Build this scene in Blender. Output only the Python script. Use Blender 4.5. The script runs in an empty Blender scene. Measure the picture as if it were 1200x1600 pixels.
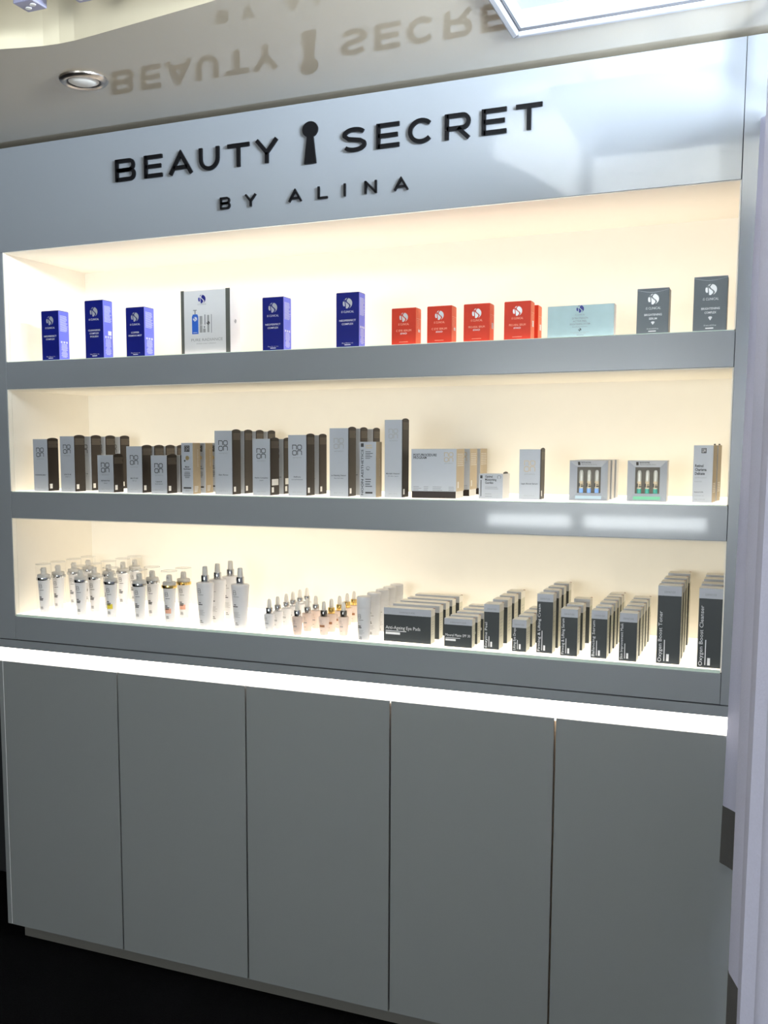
import bpy, bmesh, math, random
from mathutils import Matrix, Vector
random.seed(7)
SC = bpy.context.scene
COL = SC.collection
PI = math.pi

# ------------------------------------------------------------------ camera
cam = bpy.data.cameras.new('camera')
cam.sensor_width = 36.0
cam.sensor_fit = 'AUTO'
cam.lens = 1595.845 * 36.0 / 1600.0
cam.shift_x = (600 - 496.337) / 1600.0
cam.shift_y = (872.709 - 800) / 1600.0
cam.clip_start = 0.02
cam_o = bpy.data.objects.new('camera', cam)
COL.objects.link(cam_o)
RGT = Vector((0.914838, 0.403812, -0.002540))
UPV = Vector((-0.041965, 0.101324, 0.993968))
FWD = Vector((-0.401634, 0.909214, -0.109642))
mw = Matrix((RGT, UPV, -FWD)).transposed().to_4x4()
mw.translation = Vector((2.15297, -2.45188, 1.59903))
cam_o.matrix_world = mw
SC.camera = cam_o

# ------------------------------------------------------------------ world, daylight, exposure
world = bpy.data.worlds.new('world')
SC.world = world
world.use_nodes = True
bg = world.node_tree.nodes['Background']
bg.inputs['Color'].default_value = (0.62, 0.72, 0.95, 1)
bg.inputs['Strength'].default_value = 1.0


def area(name, loc, rot, sx, sy, power, col):
    l = bpy.data.lights.new(name, 'AREA')
    l.shape = 'RECTANGLE'
    l.size, l.size_y = sx, sy
    l.energy = power
    l.color = col
    o = bpy.data.objects.new(name, l)
    COL.objects.link(o)
    o.location = loc
    o.rotation_euler = rot
    return o


# daylight outside the two windows of the room (right wall and rear wall)
area('daylight_right_window', (2.62, -1.25, 2.23), (0, PI / 2, 0), 0.46, 1.12, 560, (0.82, 0.90, 1.0))
area('daylight_rear_window', (1.125, -4.34, 1.53), (PI / 2, 0, 0), 1.50, 1.06, 112, (0.97, 0.99, 1.0))

SC.view_settings.view_transform = 'Standard'
SC.view_settings.look = 'None'
SC.view_settings.exposure = 0.0
SC.view_settings.gamma = 1.0
SC.view_settings.use_curve_mapping = False


# ------------------------------------------------------------------ materials
def mat(name, col, rough=0.5, metal=0.0, spec=0.5, var=0.04, scale=60.0, bump=0.0, coat=0.0, emis=None, emis_s=0.0, translucent=0.0):
    m = bpy.data.materials.new(name)
    m.use_nodes = True
    nt = m.node_tree
    b = nt.nodes['Principled BSDF']
    tc = nt.nodes.new('ShaderNodeTexCoord')
    nz = nt.nodes.new('ShaderNodeTexNoise')
    nz.inputs['Scale'].default_value = scale
    nz.inputs['Detail'].default_value = 3.0
    nt.links.new(tc.outputs['Object'], nz.inputs['Vector'])
    mx = nt.nodes.new('ShaderNodeMix')
    mx.data_type = 'RGBA'
    mx.inputs[6].default_value = (col[0] * (1 - var), col[1] * (1 - var), col[2] * (1 - var), 1)
    mx.inputs[7].default_value = (min(1, col[0] * (1 + var)), min(1, col[1] * (1 + var)), min(1, col[2] * (1 + var)), 1)
    nt.links.new(nz.outputs['Fac'], mx.inputs[0])
    nt.links.new(mx.outputs[2], b.inputs['Base Color'])
    b.inputs['Roughness'].default_value = rough
    b.inputs['Metallic'].default_value = metal
    b.inputs['Specular IOR Level'].default_value = spec
    b.inputs['Coat Weight'].default_value = coat
    b.inputs['Coat Roughness'].default_value = 0.05
    if bump:
        bp = nt.nodes.new('ShaderNodeBump')
        bp.inputs['Strength'].default_value = bump
        bp.inputs['Distance'].default_value = 0.002
        nt.links.new(nz.outputs['Fac'], bp.inputs['Height'])
        nt.links.new(bp.outputs['Normal'], b.inputs['Normal'])
    if emis:
        b.inputs['Emission Color'].default_value = (*emis, 1)
        b.inputs['Emission Strength'].default_value = emis_s
    if translucent:
        out = nt.nodes['Material Output']
        tr = nt.nodes.new('ShaderNodeBsdfTranslucent')
        tr.inputs['Color'].default_value = (*col, 1)
        ms = nt.nodes.new('ShaderNodeMixShader')
        ms.inputs[0].default_value = translucent
        nt.links.new(b.outputs[0], ms.inputs[1])
        nt.links.new(tr.outputs[0], ms.inputs[2])
        nt.links.new(ms.outputs[0], out.inputs['Surface'])
    return m


def clear_mat(name, tint=(1, 1, 1), refl=1.45, rough=0.03, edge=0.0):
    m = bpy.data.materials.new(name)
    m.use_nodes = True
    nt = m.node_tree
    for n in list(nt.nodes):
        if n.type != 'OUTPUT_MATERIAL':
            nt.nodes.remove(n)
    out = nt.nodes['Material Output']
    t = nt.nodes.new('ShaderNodeBsdfTransparent')
    t.inputs[0].default_value = (*tint, 1)
    g = nt.nodes.new('ShaderNodeBsdfGlossy')
    g.inputs['Roughness'].default_value = rough
    f = nt.nodes.new('ShaderNodeFresnel')
    f.inputs[0].default_value = refl
    nz = nt.nodes.new('ShaderNodeTexNoise')
    nz.inputs['Scale'].default_value = 30
    bp = nt.nodes.new('ShaderNodeBump')
    bp.inputs['Strength'].default_value = 0.02
    nt.links.new(nz.outputs['Fac'], bp.inputs['Height'])
    nt.links.new(bp.outputs['Normal'], g.inputs['Normal'])
    ms = nt.nodes.new('ShaderNodeMixShader')
    ge = nt.nodes.new('ShaderNodeNewGeometry')
    sb = nt.nodes.new('ShaderNodeMath')
    sb.operation = 'SUBTRACT'
    sb.inputs[0].default_value = 1.0
    nt.links.new(ge.outputs['Backfacing'], sb.inputs[1])
    mu = nt.nodes.new('ShaderNodeMath')
    mu.operation = 'MULTIPLY'
    nt.links.new(f.outputs[0], mu.inputs[0])
    nt.links.new(sb.outputs[0], mu.inputs[1])
    nt.links.new(mu.outputs[0], ms.inputs[0])
    nt.links.new(t.outputs[0], ms.inputs[1])
    nt.links.new(g.outputs[0], ms.inputs[2])
    nt.links.new(ms.outputs[0], out.inputs['Surface'])
    return m


M = {}
M['lacquer'] = mat('grey_lacquer', (0.248, 0.266, 0.290), 0.24, 0, 0.5, 0.05, 900, coat=0.6)
M['door_lacquer'] = mat('door_grey_lacquer', (0.242, 0.255, 0.262), 0.24, 0, 0.5, 0.05, 900, coat=0.3)
M['edge_dark'] = mat('dark_edge_band', (0.05, 0.05, 0.055), 0.5)
M['carcass'] = mat('carcass_board', (0.62, 0.45, 0.30), 0.5, 0, 0.4, 0.1, 40)
M['niche'] = mat('niche_cream_paint', (0.93, 0.885, 0.79), 0.55, 0, 0.3, 0.015, 25)
M['ceiling'] = mat('gloss_stretch_ceiling', (0.56, 0.495, 0.385), 0.022, 0, 0.9, 0.02, 500, coat=0.5)
M['cove'] = mat('cream_cove_paint', (0.55, 0.485, 0.35), 0.8, 0, 0.2, 0.03, 30)
M['wall'] = mat('pale_wall_paint', (0.62, 0.62, 0.60), 0.85, 0, 0.2, 0.03, 20, 0.05)
M['wall_dark'] = mat('shade_dark_wall', (0.030, 0.031, 0.034), 0.9, 0, 0.1, 0.1, 20)  # shade behind the unit is put into this dark wall colour
M['carpet'] = mat('black_carpet', (0.006, 0.006, 0.0068), 1.0, 0, 0.02, 0.7, 420, 1.0)
M['plinth'] = mat('plinth_grey', (0.16, 0.155, 0.14), 0.5, 0, 0.4, 0.05, 200)
M['black'] = mat('black_acrylic', (0.004, 0.004, 0.005), 0.5, 0, 0.15)
M['glow_top'] = mat('opal_glass_lit_top', (0.9, 0.9, 0.85), 0.3, emis=(1, 0.885, 0.775), emis_s=1.15)
M['glow_mid'] = mat('opal_glass_lit_mid', (0.9, 0.9, 0.85), 0.3, emis=(1, 0.90, 0.74), emis_s=1.3)
M['glow_low'] = mat('opal_glass_lit_low', (0.9, 0.9, 0.85), 0.3, emis=(1, 0.90, 0.76), emis_s=1.4)
M['strip'] = mat('led_strip_diffuser', (0.9, 0.9, 0.9), 0.4, emis=(1, 0.93, 0.83), emis_s=4.5)
M['glass_edge'] = mat('green_glass_edge', (0.72, 0.86, 0.76), 0.08, 0, 0.6, 0.05, 80)
M['white_plastic'] = mat('white_plastic', (0.82, 0.83, 0.85), 0.3, 0, 0.5, 0.02)
M['alu'] = mat('white_aluminium', (0.30, 0.315, 0.35), 0.3, 0.3, 0.5, 0.02)
M['sky_trim'] = mat('white_skylight_trim', (0.40, 0.415, 0.455), 0.35, 0, 0.4, 0.02)
M['sky_pane'] = mat('frosted_skylight_pane', (0.15, 0.16, 0.18), 0.4, 0, 0.3, 0.12, 35, emis=(0.90, 0.92, 1.0), emis_s=0.62)
M['pane'] = clear_mat('window_glass', (0.95, 0.97, 0.97))
M['nickel'] = mat('brushed_nickel', (0.50, 0.46, 0.42), 0.28, 1.0)
M['frost'] = mat('frosted_glass_disc', (0.80, 0.80, 0.77), 0.5, 0, 0.4)
M['spot'] = mat('violet_grey_metal', (0.30, 0.30, 0.42), 0.4, 0.2)
M['curtain'] = mat('lavender_grey_curtain', (0.55, 0.55, 0.69), 0.9, 0, 0.1, 0.06, 300, 0.2, translucent=0.03)
M['hem'] = mat('dark_grey_curtain_hem', (0.085, 0.082, 0.080), 0.7, 0, 0.3, 0.1, 200, 0.2)
# cartons
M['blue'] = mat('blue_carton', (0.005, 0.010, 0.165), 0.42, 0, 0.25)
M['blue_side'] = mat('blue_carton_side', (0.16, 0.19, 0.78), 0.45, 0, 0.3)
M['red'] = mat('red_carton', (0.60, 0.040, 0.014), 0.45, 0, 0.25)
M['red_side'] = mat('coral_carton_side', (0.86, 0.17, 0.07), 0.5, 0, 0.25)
M['kit'] = mat('white_card', (0.80, 0.80, 0.80), 0.4, 0, 0.4, 0.02)
M['kit_band'] = mat('dark_olive_band', (0.11, 0.115, 0.10), 0.5)
M['teal_a'] = mat('pale_teal_card', (0.36, 0.50, 0.52), 0.35, 0.15, 0.4, 0.25, 14)
M['steel'] = mat('slate_foil_card', (0.095, 0.116, 0.130), 0.4, 0.1, 0.4, 0.05)
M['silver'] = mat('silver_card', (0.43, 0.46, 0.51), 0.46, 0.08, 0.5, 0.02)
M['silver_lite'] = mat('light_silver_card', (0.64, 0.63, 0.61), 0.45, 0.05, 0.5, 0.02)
M['brown'] = mat('dark_brown_card', (0.020, 0.0135, 0.011), 0.4, 0, 0.25)
M['brown_cap'] = mat('brown_grey_print_band', (0.12, 0.10, 0.08), 0.45, 0, 0.3)
M['tan'] = mat('tan_foil_card', (0.42, 0.34, 0.23), 0.4, 0.3)
M['label_white'] = mat('white_sticker', (0.85, 0.85, 0.83), 0.5)
M['derma_front'] = mat('graphite_card', (0.040, 0.047, 0.050), 0.42, 0, 0.3)
M['derma_band'] = mat('cool_grey_card', (0.46, 0.48, 0.53), 0.4, 0, 0.45)
M['derma_side'] = mat('pearl_card', (0.93, 0.91, 0.85), 0.45, 0, 0.3)
M['derma_side_low'] = mat('grey_green_card', (0.72, 0.71, 0.60), 0.45, 0, 0.3)
# prints
M['ink_white'] = mat('white_print', (0.85, 0.86, 0.88), 0.45)
M['ink_silver'] = mat('silver_foil_print', (0.62, 0.64, 0.66), 0.3, 0.5)
M['ink_dark'] = mat('dark_print', (0.03, 0.03, 0.032), 0.5)
M['ink_grey'] = mat('grey_print', (0.24, 0.25, 0.27), 0.5)
M['ink_pale'] = mat('pale_grey_print', (0.36, 0.36, 0.36), 0.5)
M['ink_blue'] = mat('navy_print', (0.010, 0.016, 0.22), 0.4)
M['ink_blue2'] = mat('bright_blue_print', (0.03, 0.14, 0.62), 0.4)
M['ink_gold'] = mat('gold_foil_print', (0.55, 0.43, 0.22), 0.3, 0.7)
M['ink_lilac'] = mat('lilac_print', (0.62, 0.66, 0.86), 0.5)
M['ink_coral'] = mat('pale_coral_print', (0.95, 0.50, 0.36), 0.5)
M['ink_yellow'] = mat('yellow_print', (0.80, 0.66, 0.05), 0.5)
M['ink_peach'] = mat('peach_print', (0.80, 0.42, 0.30), 0.5)
M['ink_brown'] = mat('brown_print', (0.33, 0.15, 0.07), 0.5)
M['ink_green'] = mat('mint_green_print', (0.25, 0.70, 0.45), 0.5)
M['ink_sky'] = mat('pale_blue_print', (0.62, 0.78, 0.86), 0.5)
# bottles
M['acrylic'] = clear_mat('clear_acrylic', (0.99, 0.99, 0.99), 1.18)
M['bottle_white'] = mat('white_bottle', (0.86, 0.86, 0.88), 0.25, 0, 0.4, 0.01, translucent=0.2)
M['bottle_pink'] = mat('blush_bottle', (0.90, 0.79, 0.73), 0.25, 0, 0.4, 0.01, translucent=0.35)
M['bottle_grey'] = mat('grey_pump_plastic', (0.78, 0.77, 0.75), 0.35, 0, 0.4, 0.01, translucent=0.3)
M['chrome'] = mat('chrome_collar', (0.55, 0.57, 0.60), 0.12, 1.0, 0.5, 0.01)
M['gun'] = mat('gunmetal_collar', (0.22, 0.21, 0.20), 0.2, 1.0, 0.5, 0.01)
M['gold'] = mat('gold_collar', (0.83, 0.58, 0.20), 0.18, 1.0, 0.5, 0.01)
M['rubber'] = mat('white_dropper_bulb', (0.92, 0.90, 0.86), 0.5, 0, 0.3, 0.01, translucent=0.4)
M['amp_dark'] = mat('dark_box_inside', (0.10, 0.09, 0.07), 0.5)
M['amp_kraft'] = mat('kraft_vial_label', (0.62, 0.52, 0.36), 0.5, 0, 0.4, 0.1)
M['amp_glass'] = mat('vial_glass', (0.58, 0.58, 0.52), 0.15, 0, 0.6, 0.1, 40)
M['amp_blue'] = mat('blue_vial_cap', (0.22, 0.42, 0.85), 0.35)
M['amp_green'] = mat('teal_vial_cap', (0.05, 0.36, 0.28), 0.35)


# ------------------------------------------------------------------ mesh helpers
class MB:
    def __init__(s):
        s.v, s.f, s.m = [], [], []

    def face(s, pts, mi=0):
        n = len(s.v)
        s.v += [tuple(p) for p in pts]
        s.f.append(tuple(range(n, n + len(pts))))
        s.m.append(mi)

    def box(s, x0, x1, y0, y1, z0, z1, mi=0, faces=None):
        """faces: dict of material per side: front(-y) back(+y) left right top bottom"""
        F = faces or {}
        n = len(s.v)
        s.v += [(x0, y0, z0), (x1, y0, z0), (x1, y1, z0), (x0, y1, z0), (x0, y0, z1), (x1, y0, z1), (x1, y1, z1), (x0, y1, z1)]
        for k, q in (('bottom', (0, 3, 2, 1)), ('top', (4, 5, 6, 7)), ('front', (0, 1, 5, 4)), ('right', (1, 2, 6, 5)), ('back', (2, 3, 7, 6)), ('left', (3, 0, 4, 7))):
            if F.get(k, 0) is None:
                continue
            s.f.append(tuple(n + i for i in q))
            s.m.append(F.get(k, mi))
        return s

    def lathe(s, prof, seg=24, cx=0, cy=0, mi=0, cap_bot=True, cap_top=True):
        n0 = len(s.v)
        for r, z in prof:
            for k in range(seg):
                a = 2 * PI * k / seg
                s.v.append((cx + r * math.cos(a), cy + r * math.sin(a), z))
        for i in range(len(prof) - 1):
            for k in range(seg):
                a, b = n0 + i * seg + k, n0 + i * seg + (k + 1) % seg
                s.f.append((a, b, b + seg, a + seg))
                s.m.append(mi)
        if cap_bot:
            s.f.append(tuple(n0 + k for k in reversed(range(seg))))
            s.m.append(mi)
        if cap_top:
            t = n0 + (len(prof) - 1) * seg
            s.f.append(tuple(t + k for k in range(seg)))
            s.m.append(mi)
        return s

    def prism(s, poly, y0, y1, mi=0):
        """poly in x,z extruded along y"""
        n = len(poly)
        a = len(s.v)
        s.v += [(p[0], y0, p[1]) for p in poly] + [(p[0], y1, p[1]) for p in poly]
        s.f.append(tuple(range(a, a + n)))
        s.m.append(mi)
        s.f.append(tuple(reversed(range(a + n, a + 2 * n))))
        s.m.append(mi)
        for i in range(n):
            j = (i + 1) % n
            s.f.append((a + j, a + i, a + n + i, a + n + j))
            s.m.append(mi)
        return s

    def mesh(s, name, mats, smooth=False, recalc=True):
        me = bpy.data.meshes.new(name)
        me.from_pydata(s.v, [], s.f)
        for m in mats:
            me.materials.append(m)
        me.polygons.foreach_set('material_index', s.m)
        if smooth:
            me.polygons.foreach_set('use_smooth', [True] * len(s.f))
        if recalc:
            bm = bmesh.new()
            bm.from_mesh(me)
            bmesh.ops.recalc_face_normals(bm, faces=bm.faces)
            bm.to_mesh(me)
            bm.free()
        if smooth:
            try:
                me.set_sharp_from_angle(angle=math.radians(35))
            except Exception:
                pass
        me.update()
        return me

    def build(s, name, mats, parent=None, loc=(0, 0, 0), smooth=False, bevel=0.0, recalc=True):
        if not isinstance(mats, (list, tuple)):
            mats = [mats]
        me = s.mesh(name, [M[m] if isinstance(m, str) else m for m in mats], smooth, recalc)
        o = bpy.data.objects.new(name, me)
        COL.objects.link(o)
        o.location = loc
        if parent:
            o.parent = parent
        if bevel:
            b = o.modifiers.new('bevel', 'BEVEL')
            b.width = bevel
            b.segments = 2
            b.limit_method = 'ANGLE'
        return o


def tag(o, label, cat, group=None, kind=None):
    if label:
        o['label'] = label
    if cat:
        o['category'] = cat
    if group:
        o['group'] = group
    if kind:
        o['kind'] = kind
    return o


def empty(name, loc, rz=0.0):
    o = bpy.data.objects.new(name, None)
    o.empty_display_size = 0.03
    COL.objects.link(o)
    o.location = loc
    o.rotation_euler = (0, 0, rz)
    return o


def copy_tree(o, parent=None):
    c = o.copy()
    COL.objects.link(c)
    c.parent = parent
    for ch in list(o.children):
        copy_tree(ch, c)
    return c


ORD = ['front', 'second', 'third', 'fourth', 'fifth', 'sixth']


def row(proto, spots, labels, cat, group, z):
    """proto is placed on the first spot, copies on the others; spots = (x, y[, rz])"""
    for i, sp in enumerate(spots):
        o = proto if i == 0 else copy_tree(proto)
        o.location = (sp[0], sp[1], z)
        o.rotation_euler = (0, 0, sp[2] if len(sp) > 2 else random.uniform(-0.012, 0.012))
        tag(o, labels[i], cat, group)


# ------------------------------------------------------------------ flat print helpers: shapes are lists of 2D polygons
_tcache = {}


def text2d(s, size, cx=0.0, cy=0.0, align='c', rot=0, sx=1.0, bold=0.0):
    key = (s, bold)
    if key not in _tcache:
        cu = bpy.data.curves.new('tmp_text', 'FONT')
        cu.body = s
        cu.resolution_u = 2
        cu.offset = bold
        ob = bpy.data.objects.new('tmp_text', cu)
        COL.objects.link(ob)
        bpy.context.view_layer.update()
        me = ob.evaluated_get(bpy.context.evaluated_depsgraph_get()).to_mesh()
        vs = [(v.co.x, v.co.y) for v in me.vertices]
        fs = [tuple(p.vertices) for p in me.polygons]
        ob.to_mesh_clear()
        bpy.data.objects.remove(ob)
        bpy.data.curves.remove(cu)
        x0 = min((v[0] for v in vs), default=0)
        x1 = max((v[0] for v in vs), default=0)
        _tcache[key] = ([(x - x0, y) for x, y in vs], fs, x1 - x0)
    vs, fs, w = _tcache[key]
    k = size
    ox = {'c': -w * k * sx / 2, 'l': 0, 'r': -w * k * sx}[align]
    out = []
    for f in fs:
        poly = []
        for i in f:
            x, y = vs[i][0] * k * sx + ox, vs[i][1] * k
            if rot:
                x, y = -y, x
            poly.append((cx + x, cy + y))
        out.append(poly)
    return out


def textw(s, size, width, cx, cy, align='c', rot=0, bold=0.0):
    """text fitted to a given width"""
    text2d(s, size, bold=bold)
    w = _tcache[(s, bold)][2]
    return text2d(s, size, cx, cy, align, rot, width / (w * size), bold)


def rect(x0, y0, x1, y1):
    return [[(x0, y0), (x1, y0), (x1, y1), (x0, y1)]]


def bars(cx, y, w, n, pitch, thick, align='c', seed=1, lo=0.6):
    r = random.Random(seed)
    out = []
    for i in range(n):
        ww = w * r.uniform(lo, 1.0)
        x0 = cx - ww / 2 if align == 'c' else cx
        out += rect(x0, y - i * pitch - thick, x0 + ww, y - i * pitch)
    return out


def stroke2d(pts, t, closed=False):
    pts = [p for i, p in enumerate(pts) if i == 0 or math.dist(p, pts[i - 1]) > 1e-5]
    n = len(pts)
    L, R = [], []
    for i in range(n):
        p = Vector(pts[i])
        a = Vector(pts[i - 1]) if (i > 0 or closed) else None
        b = Vector(pts[(i + 1) % n]) if (i < n - 1 or closed) else None
        d1 = (p - a).normalized() if a is not None else None
        d2 = (b - p).normalized() if b is not None else None
        if d1 is None:
            d1 = d2
        if d2 is None:
            d2 = d1
        n1 = Vector((-d1.y, d1.x))
        n2 = Vector((-d2.y, d2.x))
        m = n1 + n2
        m = m.normalized() if m.length > 1e-6 else n1
        k = min(2.5, 1.0 / max(0.25, m.dot(n1)))
        L.append(tuple(p + m * (t / 2 * k)))
        R.append(tuple(p - m * (t / 2 * k)))
    out = []
    for i in range(n if closed else n - 1):
        j = (i + 1) % n
        out.append([R[i], R[j], L[j], L[i]])
    return out


def arc(cx, cy, rx, ry, a0, a1, n=10):
    return [(cx + rx * math.cos(math.radians(a0 + (a1 - a0) * i / n)), cy + ry * math.sin(math.radians(a0 + (a1 - a0) * i / n))) for i in range(n + 1)]


def disc(cx, cy, r, n=16):
    return [arc(cx, cy, r, r, 0, 360 - 360 / n, n - 1)]


def masked(fn, cx, cy, r, rows=26):
    """2D mark built from thin horizontal runs of a mask function on the unit square"""
    out = []
    cols = 80
    for j in range(rows):
        v = -1 + 2 * (j + 0.5) / rows
        run = None
        for i in range(cols + 1):
            u = -1 + 2 * (i + 0.5) / cols
            on = i < cols and fn(u, v)
            if on and run is None:
                run = -1 + 2 * i / cols
            if not on and run is not None:
                out += rect(cx + r * run, cy + r * (-1 + 2 * j / rows), cx + r * (-1 + 2 * i / cols), cy + r * (-1 + 2 * (j + 1) / rows))
                run = None
    return out


def _s_mark(u, v):
    if u * u + v * v > 1:
        return False
    g = 0.10 - 0.40 * math.sin(PI * v)
    if abs(u - g) < 0.15:
        return False
    if u < -0.35:
        if abs(u + 0.50 + 0.1 * v) < 0.09:
            return False
        if u < -0.5 and 0.42 < v < 0.60:
            return False
        if u < -0.5 and v < -0.55:
            return False
    return True


def s_logo(cx, cy, r):
    return masked(_s_mark, cx, cy, r)


def noon_logo(cx, cy, s):
    """four outlined square letters in two lines"""
    h = s * 0.44
    g = s * 0.12
    t = s * 0.075
    out = []
    for (ix, iy, kind) in ((0, 1, 'n'), (1, 1, 'o'), (0, 0, 'o'), (1, 0, 'n')):
        x0 = cx - s / 2 + ix * (h + g)
        y0 = cy - s / 2 + iy * (h + g)
        c = h * 0.2
        if kind == 'n':
            out += stroke2d([(x0, y0), (x0, y0 + h), (x0 + h - c, y0 + h), (x0 + h, y0 + h - c), (x0 + h, y0)], t)
        else:
            out += stroke2d([(x0 + c, y0), (x0 + h - c, y0), (x0 + h, y0 + c), (x0 + h, y0 + h - c), (x0 + h - c, y0 + h), (x0 + c, y0 + h), (x0, y0 + h - c), (x0, y0 + c)], t, True)
    return out


def b_logo(cx, cy, s):
    w = s * 0.8
    t = s * 0.08
    x0 = cx - w / 2
    y0 = cy - s / 2
    return (stroke2d([(x0, y0), (x0 + w, y0), (x0 + w, y0 + s * 0.45), (x0 + w * 0.85, y0 + s * 0.52), (x0, y0 + s * 0.52)], t)
            + stroke2d([(x0, y0), (x0, y0 + s), (x0 + w * 0.9, y0 + s), (x0 + w * 0.9, y0 + s * 0.6), (x0 + w * 0.85, y0 + s * 0.52)], t))


EPS = 0.0004


def on_front(d, e=EPS):
    return lambda u, v: (u, -d / 2 - e, v)


def on_right(w, e=EPS):
    return lambda u, v: (w / 2 + e, u, v)


def on_cyl(rfun, e=0.0003, a0=-PI / 2):
    def f(u, v):
        r = rfun(v) + e
        a = a0 + u / r
        return (r * math.cos(a), r * math.sin(a), v)
    f.curved = True
    return f


def prnt(parent, name, shapes, m, fmap):
    b = MB()
    for poly in shapes:
        if len(poly) == 4 and poly[0][1] == poly[1][1] and poly[2][1] == poly[3][1] and poly[1][0] - poly[0][0] > .004 and getattr(fmap, 'curved', False):
            (a0, v0), (a1, _), _, (_, v1) = poly
            n = 8
            for i in range(n):
                p, q = a0 + (a1 - a0) * i / n, a0 + (a1 - a0) * (i + 1) / n
                b.face([fmap(p, v0), fmap(q, v0), fmap(q, v1), fmap(p, v1)])
            continue
        b.face([fmap(u, v) for u, v in poly])
    return b.build(name, m, parent, recalc=False)


# ------------------------------------------------------------------ the room
FZ = 0.02      # floor height
CZ = 2.4700     # glossy ceiling height
X0, X1 = -2.6, 2.45
Y0, Y1 = -4.2, 0.43


def struct(name, mb, m, parent=None, bevel=0.0, smooth=False):
    o = mb.build(name, m, parent, bevel=bevel, smooth=smooth)
    if parent is None:
        o['kind'] = 'structure'
    return o


struct('floor', MB().box(X0 - .1, X1 + .1, Y0 - .1, Y1 + .1, FZ - .1, FZ), 'carpet')
struct('wall_back', MB().box(X0 - .1, X1 + .1, Y1, Y1 + .1, FZ, 2.95), 'wall_dark')
struct('wall_left', MB().box(X0 - .1, X0, Y0, Y1, FZ, 2.95), 'wall_dark')  # given the dark colour to cut bounced light at the left
# right wall with an unseen high window, shaped to pass daylight above the curtains
WY0, WY1, WZ0, WZ1 = -1.80, -0.70, 1.98, 2.462
wr = MB()
wr.box(X1, X1 + .1, Y0, WY0, FZ, 2.95)
wr.box(X1, X1 + .1, WY1, Y1, FZ, 2.95)
wr.box(X1, X1 + .1, WY0, WY1, FZ, WZ0)
wr.box(X1, X1 + .1, WY0, WY1, WZ1, 2.95)
struct('wall_right', wr, 'wall')
# wall behind the camera with a wide window
VX0, VX1, VZ0, VZ1 = 0.39, 1.86, 1.03, 2.03
wf = MB()
wf.box(X0, VX0, Y0 - .1, Y0, FZ, 2.95)
wf.box(VX1, X1, Y0 - .1, Y0, FZ, 2.95)
wf.box(VX0, VX1, Y0 - .1, Y0, FZ, VZ0)
wf.box(VX0, VX1, Y0 - .1, Y0, VZ1, 2.95)
struct('wall_front', wf, 'wall')

# raised ceiling and the lower glossy ceiling with its free-form edge
EDGE = [(X0, -1.30), (0.0, -0.72), (0.35, -0.629), (0.5604, -0.5734), (0.62, -0.558), (0.66, -0.5495), (0.70, -0.5455), (0.74, -0.546), (0.80, -0.553), (0.891, -0.5655), (1.1376, -0.5996), (1.28, -0.66), (1.36, -0.78), (1.42, -1.0), (1.47, -1.4), (1.56, -1.8), (1.70, -1.95), (1.95, -2.0), (X1, -2.02)]  # right-hand stretch is unseen, carried outward to block light from the cove
SX0, SX1, SY0, SY1 = 1.628, 2.19, -0.80, -0.205      # skylight opening
cb = MB()
cov = MB()
HR = 2.86


def edge_y(x):
    for (a, b), (c, d) in zip(EDGE[:-1], EDGE[1:]):
        if a <= x <= c:
            return b + (d - b) * (x - a) / (c - a)
    return EDGE[-1][1]


xs = sorted(set([p[0] for p in EDGE] + [SX0, SX1]))
for a, b in zip(xs[:-1], xs[1:]):
    ya, yb = edge_y(a), edge_y(b)
    if a >= SX0 - 1e-6 and b <= SX1 + 1e-6:
        cb.face([(a, SY1, CZ), (b, SY1, CZ), (b, Y1, CZ), (a, Y1, CZ)])
        cb.face([(a, ya, CZ), (b, yb, CZ), (b, SY0, CZ), (a, SY0, CZ)])
    else:
        cb.face([(a, ya, CZ), (b, yb, CZ), (b, Y1, CZ), (a, Y1, CZ)])
    cov.face([(a, ya, CZ), (b, yb, CZ), (b, yb, HR), (a, ya, HR)])
ceil = struct('ceiling', cb, 'ceiling')
co = cov.build('cove_face', 'cove', ceil)
up = MB()
up.box(X0 - .1, X1 + .1, Y0 - .1, Y1 + .1, HR, HR + .05)
up.build('raised_ceiling', 'cove', ceil)

# skylight: lip, frame, frosted pane
sk = empty('window_1', (0, 0, 0))
sk['kind'] = 'structure'


def ring(mb, ax0, ax1, ay0, ay1, bx0, bx1, by0, by1, z0, z1, mi=0):
    """rectangular ring (outer a, inner b) made of four mitred bars"""
    o = [(ax0, ay0), (ax1, ay0), (ax1, ay1), (ax0, ay1)]
    i = [(bx0, by0), (bx1, by0), (bx1, by1), (bx0, by1)]
    for k in range(4):
        j = (k + 1) % 4
        pl = [o[k], o[j], i[j], i[k]]
        n = len(mb.v)
        mb.v += [(p[0], p[1], z0) for p in pl] + [(p[0], p[1], z1) for p in pl]
        for q in ((0, 1, 2, 3), (7, 6, 5, 4), (0, 4, 5, 1), (1, 5, 6, 2), (2, 6, 7, 3), (3, 7, 4, 0)):
            mb.f.append(tuple(n + t for t in q))
            mb.m.append(mi)


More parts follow.
